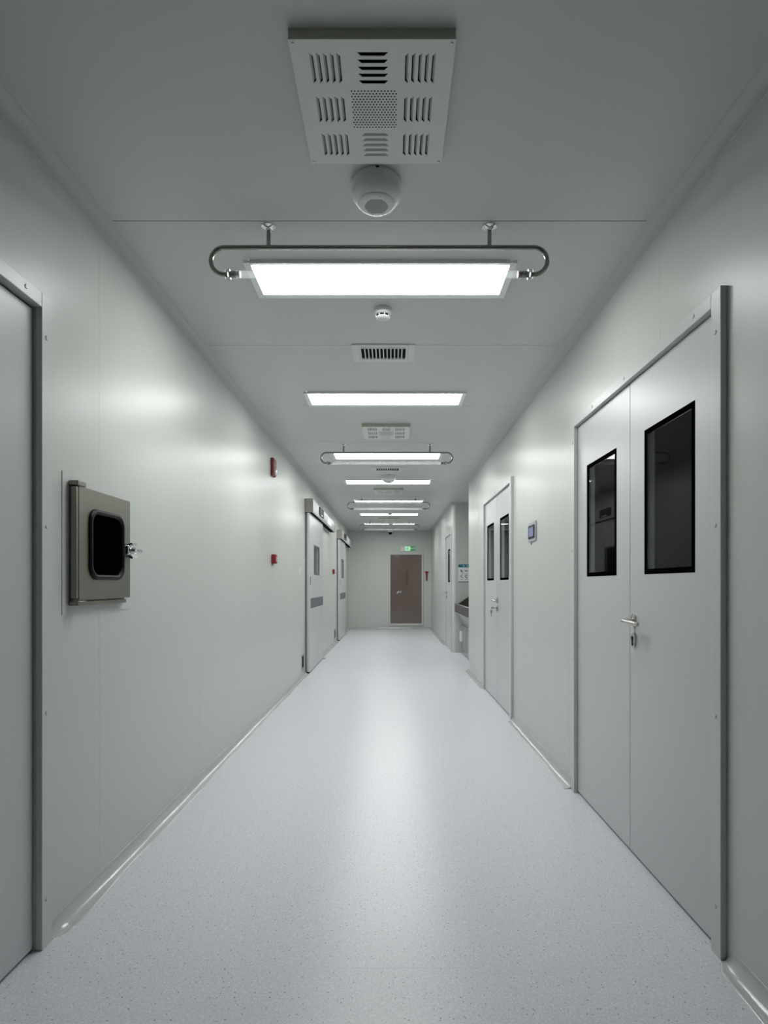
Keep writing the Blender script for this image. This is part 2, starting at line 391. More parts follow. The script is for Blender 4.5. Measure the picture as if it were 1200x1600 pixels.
def caps(frame, sx, ys_, zs, heads):
    for y in ys_:
        for z in zs: MB(sx).lathe([(0.0075, 0), (0.0075, 0.0012), (0.0055, 0.0026)], (0.022, y, z), 'x', 18).build('screw_cap', M['frame'], frame)
    for y, z in heads: MB(sx).lathe([(0.0075, 0), (0.0075, 0.0012), (0.0055, 0.0026)], (0.022, y, z), 'x', 18).build('screw_cap', M['frame'], frame)
ZS = (0.16, 0.786, 1.415, 2.05)

# door_1: near left, single solid leaf
d = thing('door_1', (-L, 1.4, 0), 'nearest left door with grey leaf cut off by the left edge', 'door', kind='structure')
fr = frame_mesh(1, 0.94-1.4, 1.892-1.4, 2.142).build('frame', M['frame'], d, bevel=0.002)
caps(fr, 1, (0.94-1.4-0.026, 1.892-1.4+0.026), ZS, [(0.0, 2.168), (1.81-1.4, 2.168), (-0.35, 2.168)])
lf = leaf_mesh(1, 0.945-1.4, 1.886-1.4, 0.012, 2.134, None).build('leaf', M['door'], d, bevel=0.002); lf.location = (-0.006, 0, 0)
lever(lf, 1, 1.03-1.4)

# door_2, door_3: right double doors
def double_door(name, yc, y0, seam, y1, wins, hy, label, keys=None):
    d = thing(name, (R, yc, 0), label, 'door', kind='structure')
    fr = frame_mesh(-1, y0-yc, y1-yc, 2.140).build('frame', M['frame'], d, bevel=0.002)
    caps(fr, -1, (y0-yc-0.026, y1-yc+0.026), ZS, [(y0+0.11-yc, 2.166), ((y0+y1)/2-yc, 2.166), (y1-0.3-yc, 2.166)])
    out = None
    for i, (a, c) in enumerate(((y0+0.004, seam-0.002), (seam+0.002, y1-0.004))):
        w0, w1 = wins[i]
        lf = leaf_mesh(-1, a-yc, c-yc, 0.013, 2.134, (w0-yc, w1-yc, 1.263, 1.881)).build('leaf', M['door'], d)
        window_in(lf, -1, w0-yc, w1-yc, 1.263, 1.881)
        if i == 0: out = lever(lf, -1, hy-yc, keys=bool(keys))
    if out:
        out.location = (R, yc, 0); tag(out, keys, 'keys')
    return d
double_door('door_2', 2.6, 1.900, 2.598, 3.328, ((2.04, 2.447), (2.752, 3.168)), 2.548, 'nearest right double door with two tall black windows and steel lever')
double_door('door_3', 5.88, 5.148, 5.88, 6.622, ((5.287, 5.708), (6.056, 6.47)), 5.83, 'second right double door, before the sink alcove', keys='small keys hanging in the lock of the second right double door')
# door_4: far right single
d = thing('door_4', (R, 10.8, 0), 'far right single door with one window, beyond the sink alcove', 'door', kind='structure')
fr = frame_mesh(-1, 10.32-10.8, 11.33-10.8, 2.140).build('frame', M['frame'], d, bevel=0.002)
lf = leaf_mesh(-1, 10.325-10.8, 11.325-10.8, 0.013, 2.134, (10.57-10.8, 10.98-10.8, 1.263, 1.881)).build('leaf', M['door'], d)
window_in(lf, -1, 10.57-10.8, 10.98-10.8, 1.263, 1.881)
lever(lf, -1, 11.2-10.8)

# ------------------------------------------------------------------ sliding doors on the left
d = thing('door_5', (-L, 7.78, 0), 'first automatic sliding door on the left with grey push strip', 'sliding door', 'automatic sliding doors on the left wall', kind='structure')
lf = leaf_mesh(1, 0.03, 1.53, 0.012, 2.24, (0.44, 1.07, 1.36, 1.795), t=0.045).build('leaf', M['door'], d); lf.location = (0.06, 0, 0)
wb = MB(1); e = 0.018
for bx in ((0.44, 1.07, 1.795-e, 1.795), (0.44, 1.07, 1.36, 1.36+e), (0.44, 0.44+e, 1.36, 1.795), (1.07-e, 1.07, 1.36, 1.795)): wb.box(-0.002, 0.0015, *bx)
wb.build('window_border', M['grey_strip'], lf)
MB(1).box(-0.006, -0.003, 0.44, 1.07, 1.36, 1.795).build('pane', M['glass'], lf)
MB(1).box(0, 0.0018, 0.12, 1.525, 0.885, 1.025).build('push_strip', M['grey_strip'], lf)
MB(1).box(-0.01, 0.0015, 0.065, 0.115, 1.215, 1.325).build('recessed_pull', M['bezel'], lf)
MB(1).tube([(-0.0225, 0.028, 0.02), (-0.0225, 0.028, 2.2)], 0.0225, 16).build('edge_profile', M['header'], lf)
MB(1).box(-0.043, -0.002, 0.0, 1.52, 0.001, 0.016).build('bottom_seal', M['black'], lf)
hd = MB(1); hd.prism([(0, 2.208), (0, 2.393), (0.098, 2.393), (0.110, 2.380), (0.110, 2.222), (0.104, 2.208)], 'y', 0.0, 3.02)
hd = hd.build('header', M['header'], d, bevel=0.001)
MB(1).box(0.001, 0.113, -0.012, 0.0, 2.206, 2.395).build('end_cap', M['header_cap'], hd, bevel=0.004)
MB(1).box(0.001, 0.113, 3.02, 3.032, 2.206, 2.395).build('end_cap', M['header_cap'], hd, bevel=0.004)
MB(1).box(0.02, 0.095, 0.02, 3.0, 2.2065, 2.2085).build('track_slot', M['dark'], hd)
sn = MB(1); sn.box(0.110, 0.124, 0.66, 1.12, 2.246, 2.372); sn = sn.build('motion_sensor', M['bezel'], hd, bevel=0.004)
MB(1).box(0.124, 0.1255, 0.80, 0.98, 2.255, 2.272).build('sensor_lens', M['white'], sn)
MB(1).box(0.110, 0.1125, 1.75, 2.35, 2.24, 2.36).build('reflection_patch', M['white_plastic'], hd)  # white patch puts the header's bright reflection into the colour
jm = MB(1); jm.box(0, 0.012, 0.06, 0.13, 0, 2.21); jm.box(0, 0.012, 1.42, 1.49, 0, 2.21); jm.build('door_jamb', M['frame'], d)
MB(1).box(0.015, 0.10, 1.50, 1.60, 0.0, 0.012).build('floor_guide', M['steel'], d, bevel=0.002)
d2 = copy_tree(d); d2.name = 'door_6'; d2.location = (-L, 12.27, 0)
d2['label'] = 'farther automatic sliding door on the left, beside the end wall'

# ------------------------------------------------------------------ back door
d = thing('door_7', (0.392, Y1, 0), 'brown glazed door in the far end wall under the exit sign', 'door', kind='structure')
x0, x1, z0, z1 = -0.427, 0.427, 0.152, 2.032
fb = MB(); e = 0.045
fb.box(x0-e, x0, -0.03, 0, z0-0.06, z1+e); fb.box(x1, x1+e, -0.03, 0, z0-0.06, z1+e)
fb.box(x0, x1, -0.03, 0, z1, z1+e); fb.box(x0, x1, -0.03, 0, z0-0.06, z0)
fb.build('frame', M['frame'], d, bevel=0.003)
lf = MB().box(x0+0.002, x1-0.002, -0.018, -0.002, z0+0.002, z1-0.002).build('leaf', M['brown'], d)
mk = MB()   # slanting white handwriting on the glass
for (ux, uz, du, dv) in ((-0.25,0.985,0.03,0.03),(-0.255,1.0,0.035,0.006),(-0.24,0.97,0.012,0.05),(-0.225,0.985,0.012,0.045),(-0.205,0.985,0.01,0.06),(-0.19,1.0,0.022,0.010),(-0.165,1.0,0.03,0.03),(-0.16,1.02,0.032,0.008),(-0.15,0.99,0.010,0.055)):
    n_ = 0.0055
    l_ = math.hypot(du, dv); nx, nz_ = -dv/l_*n_, du/l_*n_
    mk.prism([(ux-nx, uz-nz_), (ux+du-nx, uz+dv-nz_), (ux+du+nx, uz+dv+nz_), (ux+nx, uz+nz_)], 'y', -0.0195, -0.0181)
mk.build('white_writing', M['white'], lf)
MB().tube([(0.02, -0.05, 1.15), (0.02, -0.05, 1.60)], 0.007, 10).tube([(0.02, -0.018, 1.2), (0.02, -0.05, 1.2)], 0.005, 8).tube([(0.02, -0.018, 1.55), (0.02, -0.05, 1.55)], 0.005, 8).build('pull_bar', pmat('bronze_bar', (0.12, 0.10, 0.09), 0.3, 0.6), lf)

# exit sign
d = thing('exit_sign', (0.435, Y1, 2.197), 'green and white lit exit sign above the brown door', 'exit sign')
MB().box(-0.195, 0.195, -0.022, 0, -0.066, 0.066).build('housing', M['white_metal'], d, bevel=0.003)
MB().box(-0.065, 0.075, -0.0235, -0.022, -0.060, 0.060).build('pictogram_panel', M['pale_green'], d)
MB().box(0.075, 0.192, -0.0235, -0.022, -0.060, 0.060).build('text_panel', M['green'], d)
run = MB(); run.lathe([(0.010, -0.001), (0.010, 0.001)], (0.012, -0.0245, 0.038), 'y', 14)
for p in (((0.008,0.025),(-0.002,-0.005)), ((-0.002,-0.005),(0.022,-0.022)), ((0.022,-0.022),(0.018,-0.046)), ((-0.002,-0.005),(-0.018,-0.028)), ((-0.018,-0.028),(-0.038,-0.030)), ((0.006,0.022),(0.030,0.010)), ((0.006,0.022),(-0.018,0.014)), ((-0.018,0.014),(-0.028,-0.002))):
    run.tube([(p[0][0], -0.0245, p[0][1]), (p[1][0], -0.0245, p[1][1])], 0.0045, 6)
run.build('running_figure', M['green'], d)
text_mesh('exit_text', 'EXIT', 0.055, M['pale_green'], d, Matrix.Translation((0.133, -0.0242, 0)) @ Matrix.Rotation(PI/2, 4, 'X'))
MB().lathe([(0.005, -0.025), (0.005, -0.020)], (-0.155, 0, 0.045), 'y', 12).build('indicator_lamp', M['black'], d)

# red emergency hammer
d = thing('emergency_hammer', (0.955, Y1, 1.45), 'small red emergency hammer on the end wall right of brown door', 'hammer')
hm = MB(); hm.loft([[(a*math.cos(t), -0.025+0.012*math.sin(t), z) for t in (2*PI*k/14 for k in range(14))] for z, a in ((-0.135, 0.014), (-0.12, 0.017), (-0.06, 0.018), (0.04, 0.026), (0.085, 0.030))])
hm.build('handle', M['red'], d)
hh = MB(); hh.lathe([(0.004, -0.055), (0.020, -0.035), (0.027, -0.025), (0.027, 0.025), (0.020, 0.035), (0.004, 0.055)], (0, -0.028, 0.10), 'x', 16)
hh.build('hammer_head', M['red'], d)
MB().box(-0.02, 0.02, -0.014, 0, 0.02, 0.07).build('wall_clip', M['red_dark'], d, bevel=0.003)

# dome camera
d = thing('dome_camera', (-0.035, 15.28, H), 'small dark dome camera on the ceiling before the end wall', 'security camera')
MB().lathe([(0.058, 0), (0.062, -0.02), (0.060, -0.055), (0.052, -0.075)], (0, 0, 0), 'z', 28).build('base', M['white_plastic'], d)
MB().lathe([(0.050, -0.070)]+[(0.050*math.cos(a), -0.088-0.050*math.sin(a)) for a in (PI/2*k/8 for k in range(9))], (0, 0, 0), 'z', 28).build('dome', M['ink'], d)

# ------------------------------------------------------------------ ceiling lights
LY = [2.739, 4.50, 6.497, 8.155, 10.08, 11.93, 13.85]
lab = ['nearest and largest glowing ceiling panel, seen behind the first tube rack', 'second glowing ceiling panel, between the two vents, no rack before it',
       'third glowing ceiling panel, behind the second tube rack', 'fourth glowing ceiling panel, just beyond the second round speaker',
       'fifth glowing ceiling panel, behind the third tube rack', 'sixth glowing ceiling panel, just before the farthest tube rack',
       'last glowing ceiling panel, half hidden behind the farthest tube rack']
d = thing('ceiling_light', (XC, LY[0], H), lab[0], 'ceiling light', 'flat rectangular light panels along the ceiling')
fb = MB(); hx, hy, fx, fy = 0.5935, 0.132, 0.622, 0.158
for s_ in (-1, 1):
    fb.prism([(s_*hx, -0.006), (s_*hx, -0.011), (s_*fx, -0.016), (s_*fx, 0)], 'y', -fy, fy)
    fb.prism([(s_*hy, -0.006), (s_*hy, -0.011), (s_*fy, -0.016), (s_*fy, 0)], 'x', -hx, hx)
fb.build('frame', M['panel_frame'], d)
MB().box(-hx, hx, -hy, hy, -0.008, -0.001).build('diffuser', M['panel'], d)
for q, y in enumerate(LY[1:], 1):
    c = copy_tree(d); c.location = (XC, y, H); c['label'] = lab[q]

# ------------------------------------------------------------------ hanging tube racks
UY = [2.341, 5.99, 9.62, 13.25]
ul = ['nearest hanging steel rack holding a clear glass lamp tube', 'second hanging tube rack, in front of the third light panel',
      'third hanging tube rack, above the middle of the corridor', 'farthest and smallest hanging tube rack, close to the end wall']
d = thing('hanging_tube_lamp', (XC, UY[0], H), ul[0], 'tube lamp', 'clear tube lamps hung from the ceiling on steel pipe racks')
zb, zt_ = -0.197, -0.086; rb = (zt_-zb)/2; zc = (zt_+zb)/2; xb = 0.692-rb
path = [(-0.622, 0, zb), (-0.64, 0, zb)]
path += [(-xb - rb*math.sin(a), 0, zc - rb*math.cos(a)) for a in (PI*k/14 for k in range(15))]
path += [(xb + rb*math.sin(a), 0, zc + rb*math.cos(a)) for a in (PI*k/14 for k in range(15))]
path += [(0.64, 0, zb), (0.622, 0, zb)]
pp = MB().tube(path, 0.0092, 16).build('pipe_rack', M['pipe'], d, ang=60)
for s_ in (-1, 1):
    x = s_*0.4545
    rod = MB().tube([(x, 0, -0.004), (x, 0, zt_)], 0.0085, 14).build('hanger_rod', M['pipe'], d)
    MB().lathe([(0.030, 0), (0.030, -0.004), (0.022, -0.009), (0.012, -0.013), (0.0115, -0.020)], (x, 0, 0), 'z', 28).build('ceiling_flange', M['chrome'], rod)
    cl = MB().lathe([(0.020, 0), (0.021, 0.006), (0.018, 0.012), (0.020, 0.018), (0.013, 0.021)] if s_ > 0 else [(0.020, 0), (0.021, -0.006), (0.018, -0.012), (0.020, -0.018), (0.013, -0.021)], (s_*0.612, 0, zb), 'x', 6)
    cl.build('clear_fitting', M['clear'], d)
    MB().lathe([(0.0115, 0), (0.013, 0.006*s_), (0.013, 0.020*s_), (0.011, 0.026*s_)], (s_*0.588, 0, zb), 'x', 18).build('socket', M['pipe'], d)
    MB().lathe([(0.012, 0), (0.0125, 0.004*s_), (0.0125, 0.018*s_)], (s_*0.571, 0, zb), 'x', 18).build('tube_cap', M['chrome'] if s_ < 0 else M['copper'], d)
b = MB(); n_ = 24
b.loft([[(x, 0.0155*math.cos(2*PI*k/n_), zb+0.0155*math.sin(2*PI*k/n_)) for k in range(n_)] for x in (-0.600, 0.600)], cap=False)
b.build('glass_tube', M['tube'], d, ang=80)
for q, y in enumerate(UY[1:], 1):
    c = copy_tree(d); c.location = (XC, y, H); c['label'] = ul[q]

# ------------------------------------------------------------------ louvred air outlets (box type)
d = thing('air_outlet', (XC, 1.727, H), 'nearest large square louvred air outlet on the ceiling', 'air vent', 'square louvred air outlets on the ceiling')
HW = 0.222; D = 0.030
hb = MB()
for s_ in (-1, 1):
    hb.box(min(s_*(HW-0.012), s_*HW), max(s_*(HW-0.012), s_*HW), -HW, HW, -D, 0); hb.box(-HW+0.012, HW-0.012, min(s_*(HW-0.012), s_*HW), max(s_*(HW-0.012), s_*HW), -D, 0)
hb.box(-HW+0.012, HW-0.012, -HW+0.012, HW-0.012, -0.004, 0)
hbx = hb.build('housing', pmat('outlet_housing', (0.50, 0.51, 0.42), 0.5), d)
MB().box(-HW+0.0125, HW-0.0125, -HW+0.0125, HW-0.0125, -0.008, -0.0045).build('cavity_shade', M['dark'], hbx)  # dark sheet painting the shade of the hollow above the slots
# face plate: cells on a 3 x 3 grid, real slots, a pressed-in blade behind each
slots = []   # (cx, cy, half_len, half_wid, dir) dir: axis of slot + which side the blade is attached
cells = (-0.131, 0.0, 0.131)
CYS = (-0.138, 0.0, 0.138)
for cx in cells:
    for cy in CYS:
        if cx == 0 and cy == 0: continue
        for k in range(5):
            if cx == 0: slots.append((cx, cy+(k-2)*0.0215, 0.043, 0.0055, 'x', -1 if cy < 0 else 1))
            else: slots.append((cx+(k-2)*0.0185, cy, 0.0475, 0.0047, 'y', -1 if cx < 0 else 1))
rects = [((c-hl, y-hw, c+hl, y+hw) if ax == 'x' else (c-hw, y-hl, c+hw, y+hl)) for c, y, hl, hw, ax, sd in slots]
pl = MB()
def vplate(bm, X0, X1, Y0_, Y1_, rects, z):
    xs = sorted({X0, X1} | {round(v, 5) for r in rects for v in (r[0], r[2])}); ysr = sorted({Y0_, Y1_} | {round(v, 5) for r in rects for v in (r[1], r[3])})
    vt = {}
    def V(x, y):
        if (x, y) not in vt: vt[(x, y)] = bm.v((x, y, z))
        return vt[(x, y)]
    for a, c in zip(xs, xs[1:]):
        for e_, f_ in zip(ysr, ysr[1:]):
            mx, my = (a+c)/2, (e_+f_)/2
            if any(r[0] < mx < r[2] and r[1] < my < r[3] for r in rects): continue
            bm.bm.faces.new((V(a, e_), V(c, e_), V(c, f_), V(a, f_)))
vplate(pl, -HW-0.001, HW+0.001, -HW-0.001, HW+0.001, rects, -D-0.0006)
tz = -D-0.0006
for c, y, hl, hw, ax, sd in slots:      # slanted slot ends
    for e_ in (-1, 1):
        if ax == 'x':   # wide side where the blade is attached
            pl.face([(c+e_*hl, y+sd*hw, tz), (c+e_*hl, y-sd*hw, tz), (c+e_*(hl-2*hw), y-sd*hw, tz)])
        else:
            pl.face([(c+sd*hw, y+e_*hl, tz), (c-sd*hw, y+e_*hl, tz), (c-sd*hw, y+e_*(hl-2*hw), tz)])
plo = pl.build('face_plate', M['white_metal'], d)
so = plo.modifiers.new('thickness', 'SOLIDIFY'); so.thickness = 0.0012; so.offset = 0
for g0 in range(0, len(slots), 5):      # one louvre group of five blades per cell
    bl = MB()
    for c, y, hl, hw, ax, sd in slots[g0:g0+5]:
        if ax == 'x': bl.face([(c-hl, y+sd*hw, tz), (c+hl, y+sd*hw, tz), (c+hl-0.006, y-sd*hw*0.6, tz+0.009), (c-hl+0.006, y-sd*hw*0.6, tz+0.009)])
        else: bl.face([(c+sd*hw, y-hl, tz), (c+sd*hw, y+hl, tz), (c-sd*hw*0.3, y+hl-0.006, tz+0.008), (c-sd*hw*0.3, y-hl+0.006, tz+0.008)])
    bl.build('louvre_group', M['white_metal'], plo)
dots = MB()
for r_ in range(15):
    for q in range(14):
        x = -0.0655 + q*0.0097 + (0.0048 if r_ % 2 else 0); y = -0.0655 + r_*0.00935
        if x > 0.067: continue
        dots.face([(x+0.0025*math.cos(2*PI*k/8), y+0.0025*math.sin(2*PI*k/8), tz-0.0010) for k in range(8)])
dots.build('perforated_field', M['dark'], plo)
for sx_ in (-1, 1):
    for sy_ in (-1, 1):
        MB().lathe([(0.0042, 0), (0.0042, -0.002), (0.0025, -0.0032)], (sx_*(HW-0.010), sy_*(HW-0.010), tz), 'z', 12).build('screw', M['handle'], d)
for y, lb in ((5.43, 'second square louvred air outlet, between second and third light panels'), (8.92, 'third square louvred air outlet, before the third tube rack'), (12.75, 'farthest square louvred air outlet, before the farthest tube rack')):
    c = copy_tree(d); c.location = (XC, y, H); c['label'] = lb

# small return grilles
d = thing('return_grille', (XC, 3.612, H), 'nearest small ceiling grille with dark slots, after the smoke detector', 'air vent', 'small slotted grilles on the ceiling')
fb = MB(); ox, oy, ix, iy = 0.196, 0.132, 0.140, 0.080
for s_ in (-1, 1):
    fb.prism([(s_*ix, -0.010), (s_*(ix+0.012), -0.013), (s_*(ix+0.016), -0.008), (s_*ox, -0.009), (s_*ox, 0), (s_*ix, 0)], 'y', -oy, oy)
    fb.prism([(s_*iy, -0.010), (s_*(iy+0.012), -0.013), (s_*(iy+0.016), -0.008), (s_*oy, -0.009), (s_*oy, 0), (s_*iy, 0)], 'x', -ix, ix)
fb.build('frame', M['white_metal'], d)
MB().box(-ix, ix, -iy, iy, -0.002, -0.0005).build('cavity_shade', M['dark'], d)  # dark sheet in place of the shaded depth between the slats
sb = MB()
for k in range(11):
    x = -ix + 2*ix*(k+1)/12
    sb.box(x-0.0035, x+0.0035, -iy, iy, -0.0105, -0.003)
sb.build('slats', M['white_metal'], d)
for y, lb in ((7.26, 'second small slotted grille, just before the second round speaker'), (14.8, 'farthest small slotted grille, close to the end wall')):
    c = copy_tree(d); c.location = (XC, y, H); c['label'] = lb

# dome speakers
d = thing('ceiling_speaker', (-0.056, 2.085, H), 'nearest white hemispherical speaker, right behind the large air outlet', 'speaker', 'white dome speakers on the ceiling')
R0 = 0.0905
prof = [(R0*0.95, 0), (R0*0.97, -0.004), (R0*0.955, -0.006), (R0, -0.009), (R0, -0.030), (0.0915, -0.044), (0.085, -0.058), (0.076, -0.070), (0.069, -0.077), (0.060, -0.081)]
MB().lathe(prof, (0, 0, 0), 'z', 48).build('dome', M['white_plastic'], d)
gr = MB().lathe([(0.062, -0.078), (0.066, -0.081), (0.060, -0.0855), (0.048, -0.0875)], (0, 0, 0), 'z', 40).build('grille', M['white_plastic'], d)
dots = MB()
for i in range(-11, 12):
    for j in range(-11, 12):
        x, y = (i+0.5*(j % 2))*0.0038, j*0.0034
        if x*x+y*y < 0.043**2: dots.face([(x+0.0013*math.cos(2*PI*k/6), y+0.0013*math.sin(2*PI*k/6), -0.0880) for k in range(6)])
dots.build('grille_holes', M['dark'], gr)
for k in range(8):
    a = 2*PI*k/8+0.3
    MB().lathe([(0.0016, -0.0838), (0.0016, -0.0868)], (0.054*math.cos(a), 0.054*math.sin(a), 0), 'z', 8).build('screw', M['grey_strip'], gr)
MB().tube([(0, -R0+0.002, -0.007), (0.012, -R0+0.003, -0.007)], 0.004, 8).build('catch', M['black'], d)
for x, y, lb in ((-0.043, 7.72, 'second dome speaker, before the fourth light panel'), (-0.02, 13.12, 'farthest dome speaker, hiding the middle of last light panel')):
    c = copy_tree(d); c.location = (x, y, H); c['label'] = lb

# smoke detectors
d = thing('smoke_detector', (-0.047, 3.045, H), 'nearest round white smoke detector, right behind the first light panel', 'smoke detector', 'round smoke detectors on the ceiling')
MB().lathe([(0.046, 0), (0.048, -0.003), (0.048, -0.010), (0.044, -0.012)], (0, 0, 0), 'z', 36).build('base', M['white_plastic'], d)
MB().lathe([(0.046, -0.010), (0.047, -0.018), (0.044, -0.030), (0.038, -0.034)], (0, 0, 0), 'z', 36).build('body', M['white_plastic'], d)
MB().lathe([(0.036, -0.033), (0.036, -0.047)], (0, 0, 0), 'z', 36).build('vent_ring', M['black'], d)
MB().lathe([(0.037, -0.044), (0.036, -0.049), (0.028, -0.055), (0.012, -0.058)], (0, 0, 0), 'z', 36).build('cap', M['white_plastic'], d)
for k in range(8):
    a = 2*PI*k/8 + 0.25; x, y = 0.0365*math.cos(a), 0.0365*math.sin(a)
    MB().tube([(x, y, -0.032), (x, y, -0.046)], 0.0032, 8).build('rib', M['white_plastic'], d)
c = copy_tree(d); c.location = (-0.036, 11.62, H); c['label'] = 'far smoke detector, just before the sixth light panel'

# ------------------------------------------------------------------ pass box on the left wall
d = thing('pass_box', (-L, 2.30, 1.367), 'stainless steel pass-through hatch with black rounded window on left wall', 'pass-through hatch')
fb = MB(); a0, a1, q0, q1 = -0.257, 0.278, -0.257, 0.262; t0, t1, r0, r1 = -0.20, 0.19, -0.19, 0.20
fb.box(0, 0.0025, a0, t0, q0, q1); fb.box(0, 0.0025, t1, a1, q0, q1); fb.box(0, 0.0025, t0, t1, q0, r0); fb.box(0, 0.0025, t0, t1, r1, q1)
fb.build('wall_flange', M['frame'], d)
MB().box(0, 0.010, -0.213, 0.200, -0.225, 0.222).build('frame', M['steel_dark'], d, bevel=0.001)
dr = MB()
# door sheet with a rounded window hole
def rrect(cy, cz, hy_, hz_, r, n=8):
    out = []
    for sy, sz, a in ((1, 1, 0), (-1, 1, PI/2), (-1, -1, PI), (1, -1, 1.5*PI)):
        for k in range(n+1):
            t = a + PI/2*k/n; out.append((cy+sy*(hy_-r)+r*math.cos(t), cz+sz*(hz_-r)+r*math.sin(t)))
    return out
inner = rrect(0.0, 0.008, 0.125, 0.122, 0.045); nI = len(inner)
def outer_pts(hy0, hy1, hz0, hz1):
    o = []
    for (y, z) in inner:      # project the ring onto the rectangle edge
        dy, dz = y-0.0, z-0.008
        k = min((hy1 if dy > 0 else -hy0)/abs(dy) if abs(dy) > 1e-6 else 1e9, (hz1 if dz > 0 else -hz0)/abs(dz) if abs(dz) > 1e-6 else 1e9)
        o.append((dy*k, 0.008+dz*k))
    return o
outer = outer_pts(-0.205, 0.203, -0.212, 0.208)
# exact corners: snap nearest points
for cy_, cz_ in ((-0.205, -0.204), (0.203, -0.204), (0.203, 0.216), (-0.205, 0.216)):
    i = min(range(nI), key=lambda i: (outer[i][0]-cy_)**2+(outer[i][1]-cz_)**2); outer[i] = (cy_, cz_)
dr.loft([[(0.012, y, z) for y, z in inner], [(0.012, y, z) for y, z in outer], [(0.034, y, z) for y, z in outer], [(0.034, y, z) for y, z in inner], [(0.012, y, z) for y, z in inner]], cap=False)
dr = dr.build('hatch_door', M['steel_dark'], d)
gk = MB(); N_ = nI
gp = rrect(0.0, 0.008, 0.129, 0.127, 0.048)
gk.loft([[(0.034 + 0.011*math.sin(t)*1.0, y + (y)/0.13*0.011*math.cos(t), z + (z-0.008)/0.13*0.011*math.cos(t)) for (y, z) in gp] for t in (2*PI*k/12 for k in range(13))], cap=False)
gk.build('window_gasket', M['black'], dr, ang=60)
wb = MB(); wb.prism(rrect(0.0, 0.008, 0.128, 0.126, 0.047), 'x', 0.022, 0.028); wb.build('window_pane', M['unlit_pane'], dr)
hs = MB(); hs.box(0.012, 0.033, -0.222, -0.207, -0.200, 0.212); hs.build('hinge_strip', M['steel_dark'], dr, bevel=0.002)
for zz, nm in ((0.2165, 1), (-0.226, -1)):
    MB().box(0.004, 0.040, -0.222, -0.165, zz, zz+0.018).build('hinge', M['steel_dark'], d, bevel=0.003)
MB().box(0.008, 0.026, -0.165, 0.185, -0.226, -0.210).build('bottom_rail', M['steel_dark'], d, bevel=0.002)
lt = MB(); lt.box(0.034, 0.052, 0.150, 0.200, -0.020, 0.022); lt = lt.build('latch', M['chrome'], d, bevel=0.005)
lt2 = MB(); lt2.lathe([(0.014, 0.050), (0.016, 0.056), (0.012, 0.066), (0.009, 0.072)], (0, 0.178, 0.0), 'x', 18)
lt2.tube([(0.056, 0.175, 0.0), (0.064, 0.190, -0.002), (0.071, 0.203, -0.004), (0.075, 0.214, -0.003)], [0.012, 0.011, 0.010, 0.011], 12)
lt2.build('latch_lever', M['chrome'], lt)
MB().prism([(0.036, -0.030), (0.060, -0.038), (0.064, -0.028), (0.040, -0.016)], 'y', 0.168, 0.208).build('latch_jaw', M['chrome'], lt, bevel=0.002)
MB().prism([(0.036, 0.030), (0.060, 0.034), (0.064, 0.026), (0.040, 0.018)], 'y', 0.168, 0.208).build('latch_jaw', M['chrome'], lt, bevel=0.002)

# ------------------------------------------------------------------ left wall devices
d = thing('fire_alarm_strobe', (-L, 5.63, 2.375), 'tall red fire alarm with clear strobe high on the left wall', 'fire alarm')
bd = MB(); bd.loft([[(x, y*k, -0.088+0.176*(0.5+z*k2)) for y, z in ((-0.062, -0.5), (-0.062, 0.5), (0.062, 0.5), (0.062, -0.5))] for x, k, k2 in ((0, 1, 1), (0.022, 1, 1), (0.034, 0.86, 0.92))])
bd.build('body', M['red_dark'], d, bevel=0.006)
MB().lathe([(0.034, 0.028), (0.034, 0.036), (0.028, 0.046), (0.014, 0.052)], (0, 0.018, -0.045), 'x', 20).build('strobe_lens', M['lens'], d)
MB().box(0.033, 0.0352, -0.035, 0.045, 0.012, 0.062).build('sounder_slots', M['red'], d)

d = thing('fire_call_point', (-L, 5.64, 1.470), 'nearer red fire call point, on left wall below the strobe', 'fire call point', 'red fire call points on the left wall')
MB().box(0, 0.044, -0.044, 0.044, -0.046, 0.046).build('body', M['red'], d, bevel=0.006)
cp = MB().box(0.044, 0.0455, -0.012, 0.018, -0.018, 0.018).build('break_panel', M['white'], d)
MB().lathe([(0.006, 0.0455), (0.006, 0.0470)], (0, 0.003, 0.0), 'x', 12).build('button', M['red'], cp)
MB().box(0, 0.012, -0.020, 0.020, -0.066, -0.046).build('lower_block', M['plate_grey'], d, bevel=0.003)  # small grey block below the body
c = copy_tree(d); c.location = (-L, 11.43, 1.475); c['label'] = 'farther red fire call point, between the two sliding doors'

d = thing('light_switch', (-L, 7.30, 1.392), 'small white light switch just before the first sliding door', 'light switch')
MB().box(0, 0.009, -0.043, 0.043, -0.043, 0.043).build('plate', M['white_plastic'], d, bevel=0.003)
MB().box(0.009, 0.0125, -0.026, 0.026, -0.030, 0.030).build('rocker', M['white'], d, bevel=0.002)

d = thing('foot_switch', (-L, 7.56, 0.182), 'steel framed foot switch low on wall beside first sliding door', 'foot switch', 'low foot switches beside the sliding doors')
fs = MB()
for bx in ((-0.10, 0.10, 0.085, 0.110), (-0.10, 0.10, -0.110, -0.085), (-0.10, -0.07, -0.085, 0.085), (0.07, 0.10, -0.085, 0.085)): fs.box(0, 0.005, *bx)
fs.build('plate', M['steel'], d)
MB().box(0.0, 0.0025, -0.07, 0.07, -0.085, 0.085).build('recess', M['dark'], d)
MB().box(0.001, 0.006, -0.055, 0.055, -0.080, -0.066).build('sensor_strip', M['steel'], d)
c = copy_tree(d); c.location = (-L, 11.85, 0.182); c['label'] = 'far steel foot switch low beside the second sliding door'

